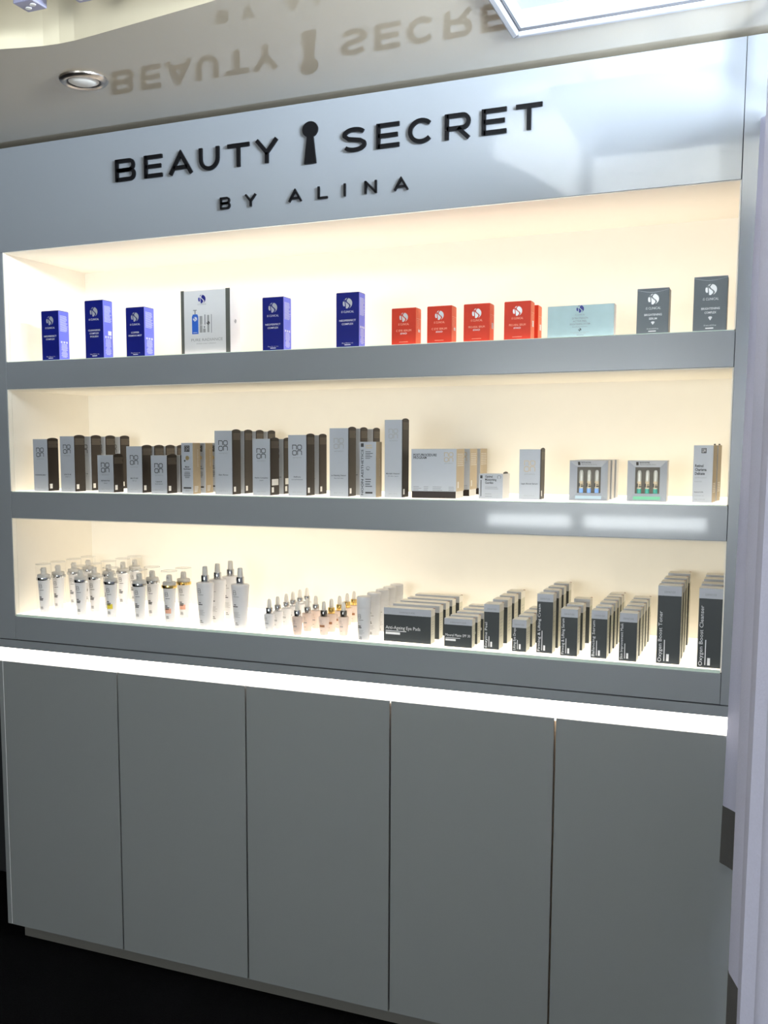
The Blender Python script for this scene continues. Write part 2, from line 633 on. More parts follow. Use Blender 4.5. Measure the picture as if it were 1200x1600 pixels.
lip = MB()
ring(lip, SX0 - .017, SX1 + .017, SY0 - .017, SY1 + .017, SX0, SX1, SY0, SY1, CZ - .010, CZ + .004)
lip.build('trim_lip', 'sky_trim', sk, bevel=0.004)
gap = MB()
ring(gap, SX0, SX1, SY0, SY1, SX0 + .004, SX1 - .004, SY0 + .004, SY1 - .004, CZ - .002, CZ + .002)
gap.build('gasket', 'edge_dark', sk)
fr = MB()
ring(fr, SX0, SX1, SY0, SY1, SX0 + .006, SX1 - .006, SY0 + .006, SY1 - .006, CZ + .002, CZ + .045)
fr.build('window_frame', 'alu', sk)
fr2 = MB()
ring(fr2, SX0 + .006, SX1 - .006, SY0 + .006, SY1 - .006, SX0 + .045, SX1 - .045, SY0 + .045, SY1 - .045, CZ + .040, CZ + .050)
fr2.build('inner_frame', 'sky_trim', sk)
MB().box(SX0 + .006, SX1 - .006, SY0 + .006, SY1 - .006, CZ + .050, CZ + .060).build('pane', 'sky_pane', sk)

# windows of the side and rear wall
w2 = empty('window_2', (X1 + .05, (WY0 + WY1) / 2, WZ0))
w2['kind'] = 'structure'
f = MB()
hw, hh = (WY1 - WY0) / 2, WZ1 - WZ0
f.box(-.03, .03, -hw, -hw + .05, 0, hh)
f.box(-.03, .03, hw - .05, hw, 0, hh)
f.box(-.03, .03, -.025, .025, .05, hh - .025)
f.box(-.03, .03, -hw + .05, hw - .05, 0, .05)
f.box(-.03, .03, -hw + .05, hw - .05, hh - .025, hh)
f.build('window_frame', 'white_plastic', w2)
for s_ in (-1, 1):
    MB().box(-.003, .003, min(s_ * .025, s_ * (hw - .05)), max(s_ * .025, s_ * (hw - .05)), .05, hh - .025).build('pane', 'pane', w2)
w3 = empty('window_3', ((VX0 + VX1) / 2, Y0 - .05, VZ0))
w3['kind'] = 'structure'
f = MB()
hw, hh = (VX1 - VX0) / 2, VZ1 - VZ0
f.box(-hw, -hw + .05, -.03, .03, 0, hh)
f.box(hw - .05, hw, -.03, .03, 0, hh)
f.box(-hw + .05, hw - .05, -.03, .03, 0, .04)
f.box(-hw + .05, hw - .05, -.03, .03, hh - .05, hh)
f.box(-.135, -.055, -.03, .03, .04, hh - .05)
for a, b in ((-hw + .05, -.135), (-.055, hw - .05)):
    f.box(a, b, -.03, .03, .12, .23)  # transom added to leave a low bright slit reflected in the shelf board
f.build('window_frame', 'white_plastic', w3)
for a, b, c, d in ((-hw + .05, -.135, .04, .12), (-.055, hw - .05, .04, .12), (-hw + .05, -.135, .23, hh - .05), (-.055, hw - .05, .23, hh - .05)):
    MB().box(a, b, -.003, .003, c, d).build('pane', 'pane', w3)

# ------------------------------------------------------------------ lower cabinet with five doors
DW = 0.425
BX1 = 5 * DW
base = empty('base_cabinet', (1.06, 0.2, FZ))
tag(base, 'long grey lacquered base cabinet with five tall handleless doors', 'cabinet')


def cbox(parent, name, m, x0, x1, y0, y1, z0, z1, bevel=0.0, faces=None):
    """world-placed box that becomes a part of parent"""
    p = parent.location
    o = MB().box(x0 - p.x, x1 - p.x, y0 - p.y, y1 - p.y, z0 - p.z, z1 - p.z, 0, faces).build(name, m, parent, bevel=bevel)
    return o


cbox(base, 'carcass', 'carcass', 0.003, BX1, 0.040, 0.41, 0.087, 0.925)
cbox(base, 'side_panel', 'door_lacquer', -0.0155, -0.0005, 0.0, 0.41, 0.085, 0.9395, 0.001)
cbox(base, 'side_panel', 'door_lacquer', BX1 + .003, BX1 + .15, 0.0, 0.41, 0.085, 0.9395, 0.001)
for k in range(5):
    cbox(base, 'door', 'door_lacquer', k * DW + 0.0022, (k + 1) * DW - 0.0022, 0.0, 0.019, 0.085, 0.9395, 0.0012)
cbox(base, 'plinth', 'plinth', 0.0, BX1 + .1, 0.060, 0.40, FZ, 0.0865)
cbox(base, 'light_diffuser', 'strip', -0.055, BX1 + .1, 0.026, 0.046, 0.9262, 0.9825)
cbox(base, 'edge_strip', 'white_plastic', -0.0004, 0.0016, 0.0015, 0.019, 0.086, 0.9390)  # strip added in white to stand for light along the door gap

# ------------------------------------------------------------------ upper display cabinet
XL, XR = 0.0561, 2.0705
ZT = 2.4615
disp = empty('display_cabinet', (1.06, 0.2, 0.9836))
tag(disp, 'tall grey lacquered display cabinet with three lit cream shelf niches', 'cabinet')
cbox(disp, 'side_panel', 'lacquer', -0.06, XL - .0006, 0.0, 0.41, 1.0105, 2.1672, 0.0008)
cbox(disp, 'side_panel', 'lacquer', XR + .0006, X1 - .03, 0.0, 0.41, 1.0105, ZT, 0.0008)
cbox(disp, 'header_panel', 'lacquer', -0.06, XR - .0006, 0.0, 0.41, 2.1678, ZT, 0.0008)
cbox(disp, 'bottom_rail', 'lacquer', -0.06, X1 - .03, -0.004, 0.41, 0.9836, 1.0088, 0.0008)
cbox(disp, 'back_panel', 'niche', XL, XR, 0.3955, 0.41, 1.0842, 2.1678)
boards = [(1.8505, 1.7689), (1.465, 1.3841), (1.0842, 1.0105)]
for zt, zb in boards:
    cbox(disp, 'shelf_board', 'lacquer', XL + .0002, XR - .0002, 0.0, 0.3955, zb + .0005, zt - .002, 0.0008)
# cream linings of the niches: left, right, top
for zt, zb in ((2.1678, 1.8505), (1.7689, 1.465), (1.3841, 1.0842)):
    cbox(disp, 'side_lining', 'niche', XL - .0003, XL + .0025, 0.018, 0.3955, zb, zt)
    cbox(disp, 'side_lining', 'niche', XR - .0025, XR + .0003, 0.003, 0.3955, zb, zt)
    cbox(disp, 'edge_strip', 'niche', XL - .0003, XL + .0018, 0.002, 0.0175, zb, zt)
    cbox(disp, 'top_lining', 'niche', XL + .0025, XR - .0025, 0.003, 0.3955, zt - .002, zt + .0003)
GT = 1.0892   # top of the glass on the lowest shelf
for zt, g, th in ((1.8505, 'glow_top', .002), (1.465, 'glow_mid', .002), (1.0842, 'glow_low', .007)):
    top = zt if th < .003 else GT
    cbox(disp, 'light_panel', [g, 'glass_edge'], XL + .0026, XR - .0026, 0.004, 0.3950, top - th, top, 0, {'front': 1, 'back': 1, 'left': 1, 'right': 1})
cbox(disp, 'glass_edge', 'glass_edge', XL + .0026, XR - .0026, 0.0025, 0.0038, 1.0822, GT, 0.0003)

# ------------------------------------------------------------------ raised letters
def letter_paths(c, w, h, t):
    a, b, l, r, m = t / 2, h - t / 2, t / 2, w - t / 2, h / 2
    if c == 'B':
        ry1, ry2 = (b - m) / 2, (m - a) / 2
        return [[(l, 0), (l, h)],
                [(l, b)] + arc(r - ry1 * 1.15, m + ry1, ry1, ry1, 90, -90, 10) + [(l, m)],
                [(l, m)] + arc(r - ry2, m - ry2, ry2, ry2, 90, -90, 10) + [(l, a)]]
    if c == 'E':
        return [[(l, 0), (l, h)], [(l, b), (w, b)], [(l, m), (w * .93, m)], [(l, a), (w, a)]]
    if c == 'A':
        return [[(l * .7, 0), (w / 2, h - t * .55), (w - l * .7, 0)], [(w * .2, h * .29), (w * .8, h * .29)]]
    if c == 'U':
        rr = r - w / 2
        return [[(l, h), (l, a + rr)] + arc(w / 2, a + rr, rr, rr, 180, 360, 14) + [(r, h)]]
    if c == 'T':
        return [[(0, b), (w, b)], [(w / 2, 0), (w / 2, h - t)]]
    if c == 'Y':
        return [[(l * .8, h), (w / 2, h * .44), (w - l * .8, h)], [(w / 2, 0), (w / 2, h * .44)]]
    if c == 'S':
        r1 = (b - m) / 2
        k = (w - t) / 2
        return [arc(w / 2, m + r1, k, r1, 28, 90, 6)[:-1] + arc(w / 2, m + r1, k, r1, 90, 200, 9)[:-1] + [(w * .25, m + r1 * .22), (w / 2, m), (w * .75, m - r1 * .22)] + arc(w / 2, m - r1, k, r1, 20, -90, 9)[:-1] + arc(w / 2, m - r1, k, r1, -90, -152, 6)]
    if c == 'C':
        return [arc(w / 2 + t * .1, m, w / 2 - t / 2, h / 2 - t / 2, 42, 318, 24)]
    if c == 'R':
        r1 = h * .29 - t * .25
        mm = b - 2 * r1
        return [[(l, 0), (l, h)], [(l, b)] + arc(r - r1, b - r1, r1, r1, 90, -90, 10) + [(l, mm)], [(w * .52, mm), (w - t * .45, 0)]]
    if c == 'L':
        return [[(l, 0), (l, h)], [(l, a), (w, a)]]
    if c == 'I':
        return [[(w / 2, 0), (w / 2, h)]]
    if c == 'N':
        return [[(l, 0), (l, h)], [(l * .9, h - t * .2), (w - l * .9, t * .2)], [(r, 0), (r, h)]]


def letter_obj(parent, c, x0, x1, z, h, t, y0=-0.0095, y1=-0.0035):
    mb = MB()
    p = parent.location
    for path in letter_paths(c, x1 - x0, h, t):
        for q in stroke2d(path, t):
            mb.prism([(x0 - p.x + a, z - p.z + b) for a, b in q], y0, y1)
    # stand-off pins into the panel
    pins = letter_paths(c, x1 - x0, h, t)[0]
    for (pa, pb), (qa, qb) in ((pins[0], pins[1]), (pins[-1], pins[-2])):
        a, b = (pa + qa) / 2, (pb + qb) / 2
        mb.box(x0 - p.x + a - .001, x0 - p.x + a + .001, y1, -0.0004, z - p.z + b - .001, z - p.z + b + .001)
    return mb.build('letter', 'black', parent)


sg = empty('raised_sign', (1.05, 0.0, 2.3245))
tag(sg, 'large black raised capitals around a keyhole emblem on header panel', 'sign')
for c, a, b in [('B', 0.466, 0.531), ('E', 0.56, 0.617), ('A', 0.639, 0.711), ('U', 0.732, 0.793), ('T', 0.818, 0.882), ('Y', 0.9, 0.965), ('S', 1.144, 1.207), ('E', 1.234, 1.293), ('C', 1.315, 1.381), ('R', 1.408, 1.471), ('E', 1.498, 1.557), ('T', 1.579, 1.64)]:
    letter_obj(sg, c, a, b, 2.3245, 0.0585, 0.0097)
kh = MB()
kx = 1.0553 - 1.05
kz = 2.3925 - 2.3245
head = arc(kx, kz, 0.0212, 0.0195, -62, 242, 30)
kh.prism([(kx - .0165, 2.3095 - 2.3245), (kx + .0165, 2.3095 - 2.3245)] + [(kx + .0085, kz - .0175)] + head[1:-1] + [(kx - .0085, kz - .0175)], -0.0095, -0.0035)
kh.box(kx - .002, kx + .002, -0.0036, -0.0004, kz - .002, kz + .002)
kh.box(kx - .002, kx + .002, -0.0036, -0.0004, -.005, -.001)
kh.build('keyhole_emblem', 'black', sg)
tg = empty('tagline_sign', (1.05, 0.0, 2.2205))
tag(tg, 'small widely spaced black raised capitals below the larger lettering', 'sign')
for c, a, b in [('B', 0.794, 0.824), ('Y', 0.868, 0.901), ('A', 0.994, 1.031), ('L', 1.076, 1.103), ('I', 1.146, 1.153), ('N', 1.203, 1.235), ('A', 1.28, 1.317)]:
    letter_obj(tg, c, a, b, 2.2205, 0.0305, 0.0047)

# ------------------------------------------------------------------ ceiling downlight, violet spots
dl = empty('ceiling_downlight', (0.6145, -0.344, CZ))
tag(dl, 'round recessed downlight with nickel ring in the glossy ceiling', 'downlight')
MB().lathe([(0.040, 0.0), (0.041, -0.007), (0.047, -0.0095), (0.053, -0.008), (0.0575, -0.0035), (0.058, 0.0)], 40, cap_bot=False, cap_top=False).build('trim_ring', 'nickel', dl, smooth=True)
MB().lathe([(0.0405, 0.0), (0.0405, -0.006), (0.0375, -0.006), (0.0375, 0.0)], 40, cap_bot=False, cap_top=False).build('inner_rim', 'edge_dark', dl, smooth=True)
MB().lathe([(0.0001, -0.011), (0.015, -0.0105), (0.028, -0.0088), (0.0365, -0.005), (0.0365, 0.0)], 36).build('glass_disc', 'frost', dl, smooth=True)


def spot(x, y, zb, label):
    o = empty('ceiling_spotlight', (x, y, HR))
    tag(o, label, 'spotlight', 'violet grey ceiling spotlights')
    z = zb - HR
    MB().box(-.024, .024, -.024, .024, z, z + .09).build('housing', 'spot', o, bevel=0.002)
    MB().lathe([(.006, z + .09), (.006, 0)], 12).build('stem', 'spot', o, smooth=True)
    MB().lathe([(.028, -.012), (.028, 0)], 20).build('ceiling_rose', 'spot', o, smooth=True)
    for dx, dy in ((-.009, .006), (.010, -.004)):
        MB().lathe([(.0065, z - .0012), (.0065, z + .001)], 14, dx, dy).build('lens', 'frost', o, smooth=True)


spot(0.740, -0.69, 2.487, 'violet grey box spotlight above the ceiling edge, nearer the left')
spot(0.868, -0.69, 2.484, 'violet grey box spotlight above the ceiling edge, the right one')


# ------------------------------------------------------------------ curtains on the right
def curtain(label, pts, z0, z1, zh, name='curtain', lean=0.0):
    """pts: polyline of the cloth's plan, thickened; hem below zh is a sub mesh"""
    o = empty(name, (pts[0][0], pts[0][1], z0))
    tag(o, label, 'curtain', 'lavender curtains')
    T = 0.004

    def sheet(nm, m, za, zb, t, wob):
        mb = MB()
        nz = 10
        n = len(pts)
        L = [[], []]
        for s_ in (0, 1):
            for j in range(nz + 1):
                z = za + (zb - za) * j / nz
                for i, p in enumerate(pts):
                    a = Vector(pts[max(0, i - 1)])
                    b = Vector(pts[min(n - 1, i + 1)])
                    d = (b - a).normalized()
                    q = Vector(p) + Vector((-d.y, d.x)) * (t / 2 * (1 - 2 * s_))
                    q.x += wob * math.sin(z * 2.1 + i * .4) * 0.003 * min(1, i / 6) + lean * (z - z0) / (z1 - z0) * max(0, 1 - i / 14)
                    mb.v.append((q.x - pts[0][0], q.y - pts[0][1], z - z0))
        S = (nz + 1) * n
        for s_ in (0, 1):
            for j in range(nz):
                for i in range(n - 1):
                    a = s_ * S + j * n + i
                    mb.f.append((a, a + 1, a + n + 1, a + n))
                    mb.m.append(0)
        for j in range(nz):
            for i in (0, n - 1):
                a = j * n + i
                mb.f.append((a, a + n, a + n + S, a + S))
                mb.m.append(0)
        for j in (0, nz):
            for i in range(n - 1):
                a = j * n + i
                mb.f.append((a, a + 1, a + 1 + S, a + S))
                mb.m.append(0)
        return mb.build(nm, m, o, smooth=True)
    sheet('cloth', 'curtain', zh - .004, z1, T, 1)
    sheet('hem', 'hem', z0, zh, T + .001, 1)
    return o


def wave(p0, p1, n, amp, per=12):
    out = []
    a, b = Vector(p0), Vector(p1)
    d = (b - a)
    nn = Vector((-d.y, d.x)).normalized()
    for i in range(n * per + 1):
        t = i / (n * per)
        out.append(tuple(a + d * t + nn * amp * math.sin(t * n * 2 * PI)))
    return out


curtain('lavender curtain with dark hem beside the lit niches, farther panel', [(2.0865, -0.012), (2.088, -0.016), (2.100, -0.03), (2.115, -0.05), (2.126, -0.09), (2.126, -0.16)] + wave((2.128, -0.20), (2.197, -1.12), 6, 0.012), 0.645, 2.285, 0.78, lean=0.019)
curtain('lavender curtain in the right foreground, nearer panel', [(2.128, -0.80), (2.129, -0.81), (2.140, -0.845), (2.1545, -0.89), (2.152, -0.96), (2.146, -1.02), (2.150, -1.09)] + wave((2.152, -1.12), (2.36, -2.02), 6, 0.016), 0.645, 2.298, 0.78)
rod = empty('curtain_rod', (2.175, -0.95, 2.32))
tag(rod, 'white curtain track hung from the ceiling above the curtains', 'curtain rod')
MB().box(-.012, .012, -.80, .80, -.015, .0).build('track', 'white_plastic', rod, bevel=.002)
for yy in (-.7, 0, .7):
    MB().box(-.006, .006, yy - .006, yy + .006, 0.0, CZ - 2.3205).build('bracket', 'white_plastic', rod)

# ================================================================== products
S1 = 1.8509
S2 = 1.4654
S3 = GT + .0004
INK = dict(w='ink_white')


def carton(name, w, d, h, mats, faces):
    """carton body with tuck-in top flap line; returns the thing's empty"""
    o = empty(name, (0, 0, 0))
    MB().box(-w / 2, w / 2, -d / 2, d / 2, 0, h - .0012, 0, faces).build('body', mats, o, bevel=0.0006)
    return o


# ---- top shelf: blue cartons
def blue_carton(w, d, h, lines, qr=False, big=True):
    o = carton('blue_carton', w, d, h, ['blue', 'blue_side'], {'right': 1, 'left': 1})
    MB().box(-w / 2 + .001, w / 2 - .001, -d / 2 + .001, d / 2 - .001, h - .0012, h).build('top_flap', 'blue', o)
    fr = on_front(d)
    prnt(o, 'logo', s_logo(0, h * .80, w * .205), 'ink_silver', fr)
    sh = textw('iS CLINICAL', w * .12, w * .55, 0, h * .80 - w * .205 - w * .17)
    y = h * .47
    for i, l in enumerate(lines):
        sh += textw(l, w * .105, w * min(.72, .072 * len(l)), 0, y - i * w * .14, bold=.012)
    sh += textw('30 g e Net wt. 1 oz.', w * .055, w * .5, 0, h * .065)
    sh += rect(-w * .13, h * .035, w * .13, h * .047)
    prnt(o, 'front_print', sh, 'ink_white', fr)
    rt = on_right(w)
    sh = bars(-d * .38, h * .90, d * .76, 16 if not qr else 14, h * .0205, h * .009, 'l', 3, .75)
    for i in range(3):
        sh += rect(-d * .34 + i * d * .25, h * .345, -d * .34 + i * d * .25 + d * .17, h * .385)
    sh += bars(0, h * .33, d * .62, 12, h * .0235, h * .010, 'c', 5, .6)
    prnt(o, 'side_print', sh, 'ink_lilac', rt)
    return o


bl = [('A', .179, .062, .048, .142, ['NEOPERFECT', 'COMPLEX'], 'blue carton standing leftmost on the top shelf'),
      ('B', .334, .063, .046, .163, ['CLEANSING', 'COMPLEX', 'POLISH'], 'tallest blue carton, second from left on the top shelf'),
      ('C', .474, .061, .050, .136, ['COPPER', 'FIRMING MIST'], 'blue carton just left of the white kit box'),
      ('D', .905, .062, .047, .138, ['NEOPERFECT', 'COMPLEX'], 'blue carton just right of the white kit box'),
      ('E', 1.117, .063, .043, .137, ['NEOPERFECT', 'COMPLEX'], 'blue carton standing alone left of the red cartons')]
for k, x, w, d, h, ln, lb in bl:
    o = blue_carton(w, d, h, ln, k == 'B')
    row(o, [(x + w / 2, .015 + d / 2, 0)], [lb], 'carton', 'blue cartons on the top shelf', S1)
    if k == 'B':
        prnt(o, 'sticker', rect(-d * .02, h * .40, d * .34, h * .475), 'label_white', on_right(w, .0006))

# ---- kit box
w, d, h = .153, .056, .170
o = carton('kit_box', w, d, h, ['kit', 'kit_band'], {})
fr = on_front(d)
prnt(o, 'side_band', rect(-w / 2, 0, -w / 2 + .010, h) + rect(w / 2 - .0135, 0, w / 2, h), 'kit_band', fr)
sh = s_logo(-.010, h * .855, .0115)
prnt(o, 'logo', sh, 'ink_blue', fr)
prnt(o, 'front_print', textw('iS CLINICAL', .005, .027, -.010, h * .765), 'ink_pale', fr)
prnt(o, 'title_print', textw('PURE RADIANCE', .0105, .098, .004, h * .195) + textw('Deluxe travel collection', .004, .06, .002, h * .15), 'ink_pale', fr)
bt = [(-.042, h * .31), (-.022, h * .31), (-.022, h * .585), (-.025, h * .62), (-.039, h * .62), (-.042, h * .585)]
prnt(o, 'pictured_bottle', [bt], 'ink_blue2', fr)
fr2 = on_front(d, .0008)
prnt(o, 'pictured_label', [[(-.0345, h * .33), (-.0295, h * .33), (-.0295, h * .56), (-.0345, h * .56)]][:0] + s_logo(-.032, h * .545, .0062) + rect(-.0385, h * .33, -.0255, h * .337), 'ink_white', fr2)
prnt(o, 'pictured_pump', rect(-.0335, h * .62, -.0305, h * .685) + rect(-.038, h * .676, -.027, h * .69) + rect(-.019, h * .445, -.011, h * .455) + rect(-.005, h * .40, -.001, h * .43) + rect(-.0028, h * .45, .0002, h * .61) + rect(.0178, h * .32, .0196, h * .61), 'ink_grey', fr)
prnt(o, 'pictured_tubes', rect(-.018, h * .33, -.0095, h * .44) + rect(-.018, h * .46, -.0095, h * .59) + rect(-.0072, h * .33, .0005, h * .39) + rect(.006, h * .33, .012, h * .60), 'ink_pale', fr)
prnt(o, 'pictured_tube_mark', s_logo(.009, h * .475, .0048), 'ink_dark', fr2)
prnt(o, 'side_logo', s_logo(0, h * .5, .006), 'ink_grey', on_right(w))
row(o, [(.655 + w / 2, .015 + d / 2, 0)], ['white kit box with olive edges and pictured bottles, top shelf'], 'carton', None, S1)


# ---- red cartons
def red_carton(w, d, h, line, label_box):
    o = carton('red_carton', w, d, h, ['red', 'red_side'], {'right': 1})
    MB().box(-w / 2 + .001, w / 2 - .001, -d / 2 + .001, d / 2 - .001, h - .0012, h).build('top_flap', 'red', o)
    fr = on_front(d)
    prnt(o, 'logo', s_logo(0, h * .745, w * .175), 'ink_silver', fr)
    sh = textw('iS CLINICAL', w * .11, w * .44, 0, h * .53)
    sh += textw(line, w * .11, w * min(.62, .056 * len(line)), 0, h * .355)
    prnt(o, 'front_print', sh, 'ink_coral', fr)
    prnt(o, 'bold_print', textw('ADVANCE+', w * .09, w * .28, 0, h * .28, bold=.02), 'ink_white', fr)
    prnt(o, 'foot_print', rect(-w * .18, h * .065, w * .18, h * .075), 'ink_coral', fr)
    rt = on_right(w)
    sh = rect(-d * .4, h * .70, d * .4, h * .71) + bars(-d * .35, h * .66, d * .7, 6, h * .04, h * .008, 'l', 4)
    prnt(o, 'side_print', sh, 'ink_coral', rt)
    prnt(o, 'sticker', rect(-d * .1, h * .34, d * .28, h * (.5 if label_box else .42)), 'ink_white', rt)
    return o


h = .0895
for x, w, ln, st, lb in [(1.268, .064, 'C EYE SERUM', 0, 'leftmost of the red cartons on the top shelf'),
                         (1.361, .063, 'C EYE SERUM', 0, 'second red carton from the left on the top shelf'),
                         (1.454, .065, 'PRO-HEAL SERUM', 1, 'third red carton from the left on the top shelf')]:
    o = red_carton(w, .041, h, ln, st)
    row(o, [(x + w / 2, .0355, 0)], [lb], 'carton', 'red cartons on the top shelf', S1)
o = red_carton(.064, .041, h, 'PRO-HEAL SERUM', 1)
row(o, [(1.586, .0355, 0), (1.586, .121, 0)], ['fourth red carton from the left, beside the pale teal box', 'red carton mostly hidden behind the fourth red carton'], 'carton', 'red cartons on the top shelf', S1)

# ---- pale teal box
w, d, h = .152, .032, .0735
o = carton('teal_carton', w, d, h, ['teal_a', 'kit'], {'right': 1, 'left': 1, 'top': 1})
fr = on_front(d)
prnt(o, 'logo', s_logo(-.001, h * .86, .0085), 'ink_blue', fr)
prnt(o, 'front_print', textw('iS CLINICAL', .005, .022, -.001, h * .66) + textw('EXTRA STRENGTH', .0062, .036, -.001, h * .545, bold=.01) + textw('ACTIVE PEEL', .0062, .032, -.001, h * .455, bold=.01) + textw('BRIGHTENING SYSTEM', .0062, .046, -.001, h * .365, bold=.01) + textw('Resurfacing treatment', .004, .034, -.001, h * .295), 'ink_grey', fr)
prnt(o, 'foot_mark', s_logo(-.001, h * .215, .0035), 'ink_dark', fr)
prnt(o, 'foot_print', textw('15 treatments, two steps each', .004, .042, -.001, h * .125) + textw('30 single use pads', .0032, .03, -.001, h * .085), 'ink_pale', fr)
prnt(o, 'foot_bar', rect(-.008, h * .04, .008, h * .055), 'ink_grey', fr)
row(o, [(1.658 + w / 2, .015 + d / 2, 0)], ['wide pale teal box right of the red cartons'], 'carton', None, S1)

# ---- slate cartons
for x, w, h, ln, lb in [(1.860, .069, .101, ['BRIGHTENING', 'SERUM'], 'shorter slate grey carton on the top shelf'), (1.981, .070, .119, ['BRIGHTENING', 'COMPLEX'], 'taller slate grey carton at the right end of top shelf')]:
    d = .046
    o = carton('slate_carton', w, d, h, ['steel'], {})
    # curved tuck flap leaning out at the top
    fl = MB()
    for i in range(10):
        a0, a1 = i / 10, (i + 1) / 10
        u0, u1 = -w / 2 + w * a0, -w / 2 + w * a1
        z0, z1 = h - .004 - .006 * math.sin(PI * a0), h - .004 - .006 * math.sin(PI * a1)
        fl.face([(u0, -d / 2 - .0005, z0), (u1, -d / 2 - .0005, z1), (u1, -d / 2 + .004, h + .0002), (u0, -d / 2 + .004, h + .0002)])
    fl.build('top_flap', 'silver', o)
    fr = on_front(d)
    prnt(o, 'logo', s_logo(.001, h * .755, w * .17), 'ink_silver', fr)
    sh = textw('iS CLINICAL', w * .11, w * .47, .001, h * .755 - w * .17 - w * .16)
    for i, l in enumerate(ln):
        sh += textw(l, w * .095, w * .05 * len(l), .001, h * .39 - i * w * .125, bold=.02)
    sh += [[(.001 - w * .06, h * .245), (.001, h * .19), (.001 + w * .06, h * .245), (.001 + w * .035, h * .265), (.001 - w * .035, h * .265)]]
    sh += textw('15 ml e 0.5 fl oz', w * .06, w * .36, .001, h * .09) + rect(-w * .12, h * .04, w * .12, h * .06)
    prnt(o, 'front_print', sh, 'ink_white', fr)
    row(o, [(x + w / 2, .015 + d / 2, 0)], [lb], 'carton', 'slate cartons on the top shelf', S1)


# ---- middle shelf: silver cartons with a dark brown side
def noon_carton(w, d, h, title, sub, logo='ink_dark', sticker=False, ty=.30):
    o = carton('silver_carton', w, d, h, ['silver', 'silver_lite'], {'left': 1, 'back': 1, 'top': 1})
    # brown side panel with an arched top that rises above the lid
    sp = MB()
    n = 10
    prof = [(-d / 2 + .002, .001)] + [(-d / 2 + .002 + (d - .004) * i / n, h - .0015 + .0042 * math.sin(PI * i / n) ** .6) for i in range(n + 1)] + [(d / 2 - .002, .001)]
    a = len(sp.v)
    xs0, xs1 = w / 2 - .0002, w / 2 + .0016
    N = len(prof)
    sp.v += [(xs0, p[0], p[1]) for p in prof] + [(xs1, p[0], p[1]) for p in prof]
    sp.f += [tuple(range(N, 2 * N)), tuple(reversed(range(N)))]
    sp.m += [0, 0]
    for i in range(N):
        j = (i + 1) % N
        sp.f.append((i, j, N + j, N + i))
        sp.m.append(0)
    sd = sp.build('side_panel', 'brown', o)
    rt = lambda u, v: (w / 2 + .0020, u, v)
    prnt(sd, 'band_print', bars(-d / 2 + .004, h - .008, d - .008, 6, .0032, .0020, 'l', 2, .92), 'brown_cap', rt)
    prnt(sd, 'barcode_label', rect(-d * .38, .008, -d * .14, .022), 'label_white', rt)
    if sticker:
        prnt(sd, 'sticker', rect(-d * .36, .027, d * .36, .044), 'label_white', rt)
    fr = on_front(d)
    s = w * .50
    prnt(o, 'logo', noon_logo(0, h - w * .78 if h > .13 else h * .66, s), logo, fr)
    yl = (h - w * .78 if h > .13 else h * .66) - s / 2
    prnt(o, 'small_print', textw('AESTHETICS', w * .075, s, 0, yl - w * .16) + textw('50 ml   1.7 fl. oz.', w * .055, s, 0, .009), 'ink_grey', fr)
    sh = textw(title, w * .095, w * min(.8, .055 * len(title)), 0, h * ty, bold=.015)
    if sub:
        sh += textw(sub, w * .07, w * min(.62, .045 * len(sub)), 0, h * ty - w * .13)
    prnt(o, 'title_print', sh, 'ink_dark', fr)
    return o


GN = 'silver cartons with brown sides on the middle shelf'
defs = [
    (.117, .052, .053, .157, 'CLEANSING MILK', '', [.035], ['silver carton with brown side, leftmost on the middle shelf'], 0),
    (.221, .050, .053, .165, 'LIPACID M', 'CREAM 10', [.030, .112, .186, .264], ['{} silver brown carton of the second row from the left, middle shelf'], 0),
    (.361, .054, .051, .110, 'REPARATIVE', 'CREAM', [.020], ['short silver carton in front of the leftmost deep row'], 0),
    (.455, .052, .053, .135, 'MULTI DEF', 'SPF 30', [.030, .094, .156, .220], ['{} low silver carton of the row behind a short carton'], 0),
    (.544, .052, .054, .109, 'Lipacid', 'MOISTURIZER', [.020, .092], ['short silver carton left of the slim dotted carton', 'short silver carton just behind another short one, beside slim dotted carton'], 0),
    (.746, .054, .050, .177, 'Skin Rinse', '', [.030, .101, .172, .249], ['{} tall silver carton of the row right of the slim dotted cartons'], 0),
    (.864, .052, .056, .154, 'Hydra Complete', 'CREAM', [.030, .114], ['silver carton with white sticker on its brown side', 'hidden silver carton behind the one with a white side sticker'], 1),
    (.964, .053, .054, .164, 'DePuria', 'EXFOLIATING SOAP', [.045, .128], ['silver carton left of the tall one with faint logo', 'silver carton behind, left of the tall one with faint logo'], 0),
    (1.085, .053, .054, .181, 'Lx Cleansing Cleanser', 'Normal skin', [.045, .130, .228], ['{} of three tall silver cartons left of the slim vertical lettering'], 0),
    (1.238, .047, .053, .201, 'Mandelic Cleanser', 'All skin types', [.050], ['tallest silver carton on the middle shelf, beside the wide box'], 0),
    (1.583, .052, .050, .125, 'Lapis Boost Serum', '', [.078], ['lone silver carton right of the small moisturiser box'], 0),
]
for i, (x, w, d, h, t1, t2, ys, lbs, stk) in enumerate(defs):
    lg = 'ink_dark' if i not in (8, 9, 10) else ('tan' if i == 10 else 'ink_pale')
    o = noon_carton(w, d, h, t1, t2, lg, stk)
    if len(lbs) != len(ys):
        lbs = [lbs[0].format(ORD[k]) for k in range(len(ys))]
    row(o, [(x + w / 2, y + d / 2, 0) for y in ys], lbs, 'carton', GN, S2)

